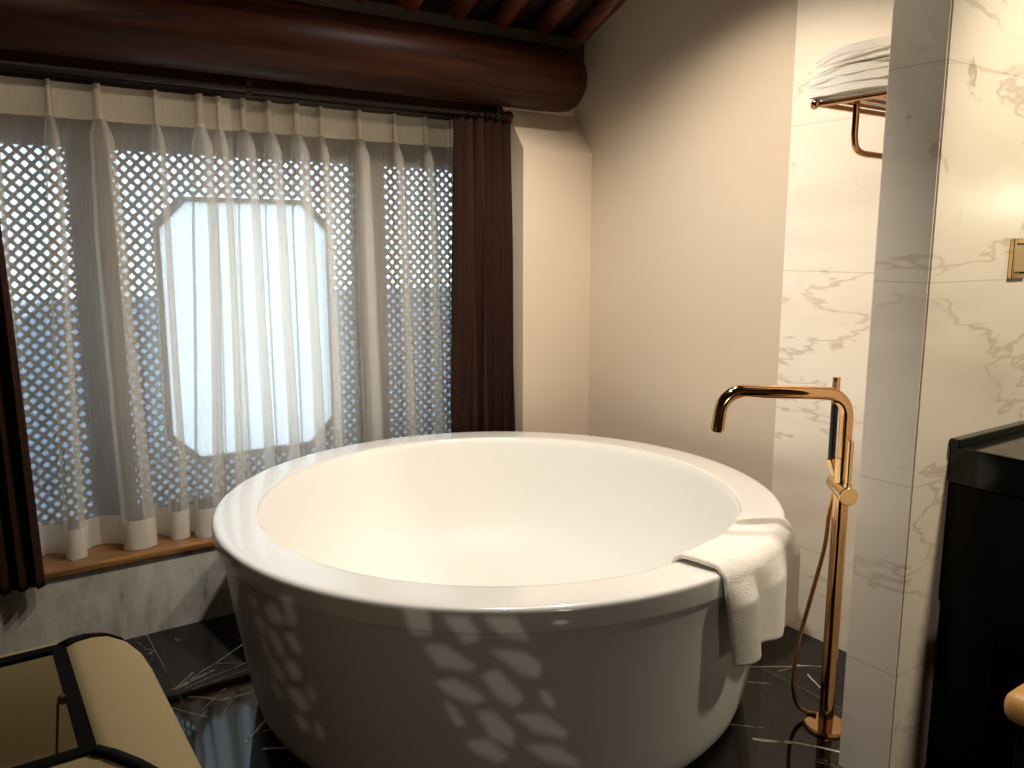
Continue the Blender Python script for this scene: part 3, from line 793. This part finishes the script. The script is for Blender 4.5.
# ------------------------------------------------------------------ pierced lantern added unseen behind the camera: its lamp throws the leaf pattern on the tub
HOLES = [[(-0.0195, 0.0167), (-0.0155, 0.0167), (-0.0147, 0.0125), (-0.0178, 0.0123)], [(-0.0131, 0.0154), (-0.0092, 0.0154), (-0.007, 0.0117), (-0.0097, 0.0109)], [(-0.0069, 0.0152), (-0.0019, 0.0153), (0.0006, 0.0113), (-0.0039, 0.0122)], [(-0.0162, 0.011), (-0.0128, 0.011), (-0.0078, 0.0075), (-0.0088, 0.0068), (-0.0138, 0.0076)], [(-0.0057, 0.0101), (-0.0007, 0.0098), (0.0025, 0.0079), (0.002, 0.0056), (-0.0007, 0.0062)], [(-0.0143, 0.0052), (-0.0112, 0.0058), (-0.0061, 0.0026), (-0.008, 0.0017), (-0.0116, 0.0029)], [(-0.007, 0.0062), (-0.0044, 0.007), (-0.0001, 0.0025), (-0.0017, 0.0013), (-0.0043, 0.0026)], [(-0.0129, 0.0024), (-0.0111, 0.0014), (-0.0092, -0.0015), (-0.0108, -0.0017)], [(-0.0077, 0.0006), (-0.0053, 0.0007), (-0.0016, -0.0026), (-0.0019, -0.0049), (-0.0053, -0.0036)], [(-0.0019, -0.0), (0.0026, 0.0001), (0.0068, -0.0029), (0.0063, -0.0039), (0.0015, -0.0027)], [(-0.0092, -0.0038), (-0.0058, -0.0036), (-0.0024, -0.0065), (-0.0042, -0.0073), (-0.0081, -0.0056)], [(-0.0003, -0.0047), (0.0047, -0.0048), (0.0088, -0.0076), (0.0085, -0.0083), (0.0037, -0.0074)], [(0.002, 0.0038), (0.0036, 0.0035), (0.0049, 0.0008), (0.0031, 0.0014)], [(-0.0395, 0.0186), (-0.0374, 0.0182), (-0.0364, 0.0135), (-0.0379, 0.0138)], [(-0.0425, 0.0169), (-0.0405, 0.0171), (-0.0383, 0.0142), (-0.0396, 0.0136), (-0.0414, 0.0145)], [(-0.0451, 0.0184), (-0.0437, 0.018), (-0.0432, 0.016), (-0.0446, 0.0164)], [(-0.0387, 0.0122), (-0.0371, 0.0125), (-0.0353, 0.0092), (-0.037, 0.0095)], [(-0.0418, 0.0133), (-0.04, 0.0122), (-0.0383, 0.0091), (-0.0396, 0.0086)], [(-0.0389, 0.0079), (-0.037, 0.008), (-0.0353, 0.0053), (-0.037, 0.0048)], [(-0.0413, 0.0077), (-0.0396, 0.007), (-0.0382, 0.0043), (-0.0398, 0.005)], [(-0.0382, 0.0035), (-0.0365, 0.0036), (-0.034, 0.0007), (-0.0356, -0.0002)], [(-0.0344, 0.0046), (-0.0332, 0.0023), (-0.0336, 0.0015), (-0.0342, 0.0026)], [(-0.0369, -0.0007), (-0.0352, -0.001), (-0.0339, -0.0033), (-0.0356, -0.003)], [(-0.0335, -0.0013), (-0.0323, -0.0024), (-0.0314, -0.0046), (-0.0327, -0.0039)], [(-0.0441, 0.0152), (-0.0425, 0.0144), (-0.0418, 0.0121), (-0.0432, 0.0124)], [(-0.043, 0.0112), (-0.0418, 0.0105), (-0.0407, 0.0077), (-0.0418, 0.0084)], [(-0.0411, 0.0049), (-0.0398, 0.0038), (-0.0386, 0.0011), (-0.04, 0.0021)]]
gobo_root = thing('pattern_gobo', (-.55, -1.0, 1.75), 'added unseen black metal lantern with a front pierced in a leaf pattern', 'gobo')
LP = Vector((-.55, -1.0, 1.75)); nn = (Vector((1.0, 1.4, .3)) - LP).normalized(); uu = nn.cross(Vector((0, 0, 1))).normalized(); vv = uu.cross(nn)
def lp(a, b, d): return LP + uu * a + vv * b + nn * d
bm = B()
def ring(pts):
    vs = [bm.verts.new(lp(a, b, .22)) for a, b in pts]
    return [bm.edges.new((vs[i], vs[(i + 1) % len(vs)])) for i in range(len(vs))]
E_ = ring([(-.09, -.10), (.09, -.10), (.09, .10), (-.09, .10)])
for h in HOLES: E_ += ring(h)
bmesh.ops.triangle_fill(bm, use_beauty=True, edges=E_)
obj('pierced_front', bm, M['trimblack'], gobo_root)
bm = B()
f = [bm.verts.new(lp(a, b, .22)) for a, b in ((-.09, -.10), (.09, -.10), (.09, .10), (-.09, .10))]
g = [bm.verts.new(lp(a, b, -.06)) for a, b in ((-.06, -.07), (.06, -.07), (.06, .07), (-.06, .07))]
bm.faces.new(g)
for k in range(4): bm.faces.new((f[k], f[(k + 1) % 4], g[(k + 1) % 4], g[k]))
obj('housing', bm, M['trimblack'], gobo_root)
bm = B(); tube(bm, [lp(0, .085, .08), lp(0, .085, .08) + Vector((0, 0, .9))], .006, 10); obj('hanger', bm, M['trimblack'], gobo_root)
bulb('gobo_lamp', LP, 30.0, (1.0, 0.92, 0.80), 0.0007)  # added lamp, shines through the cut holes to make the tub's light patches
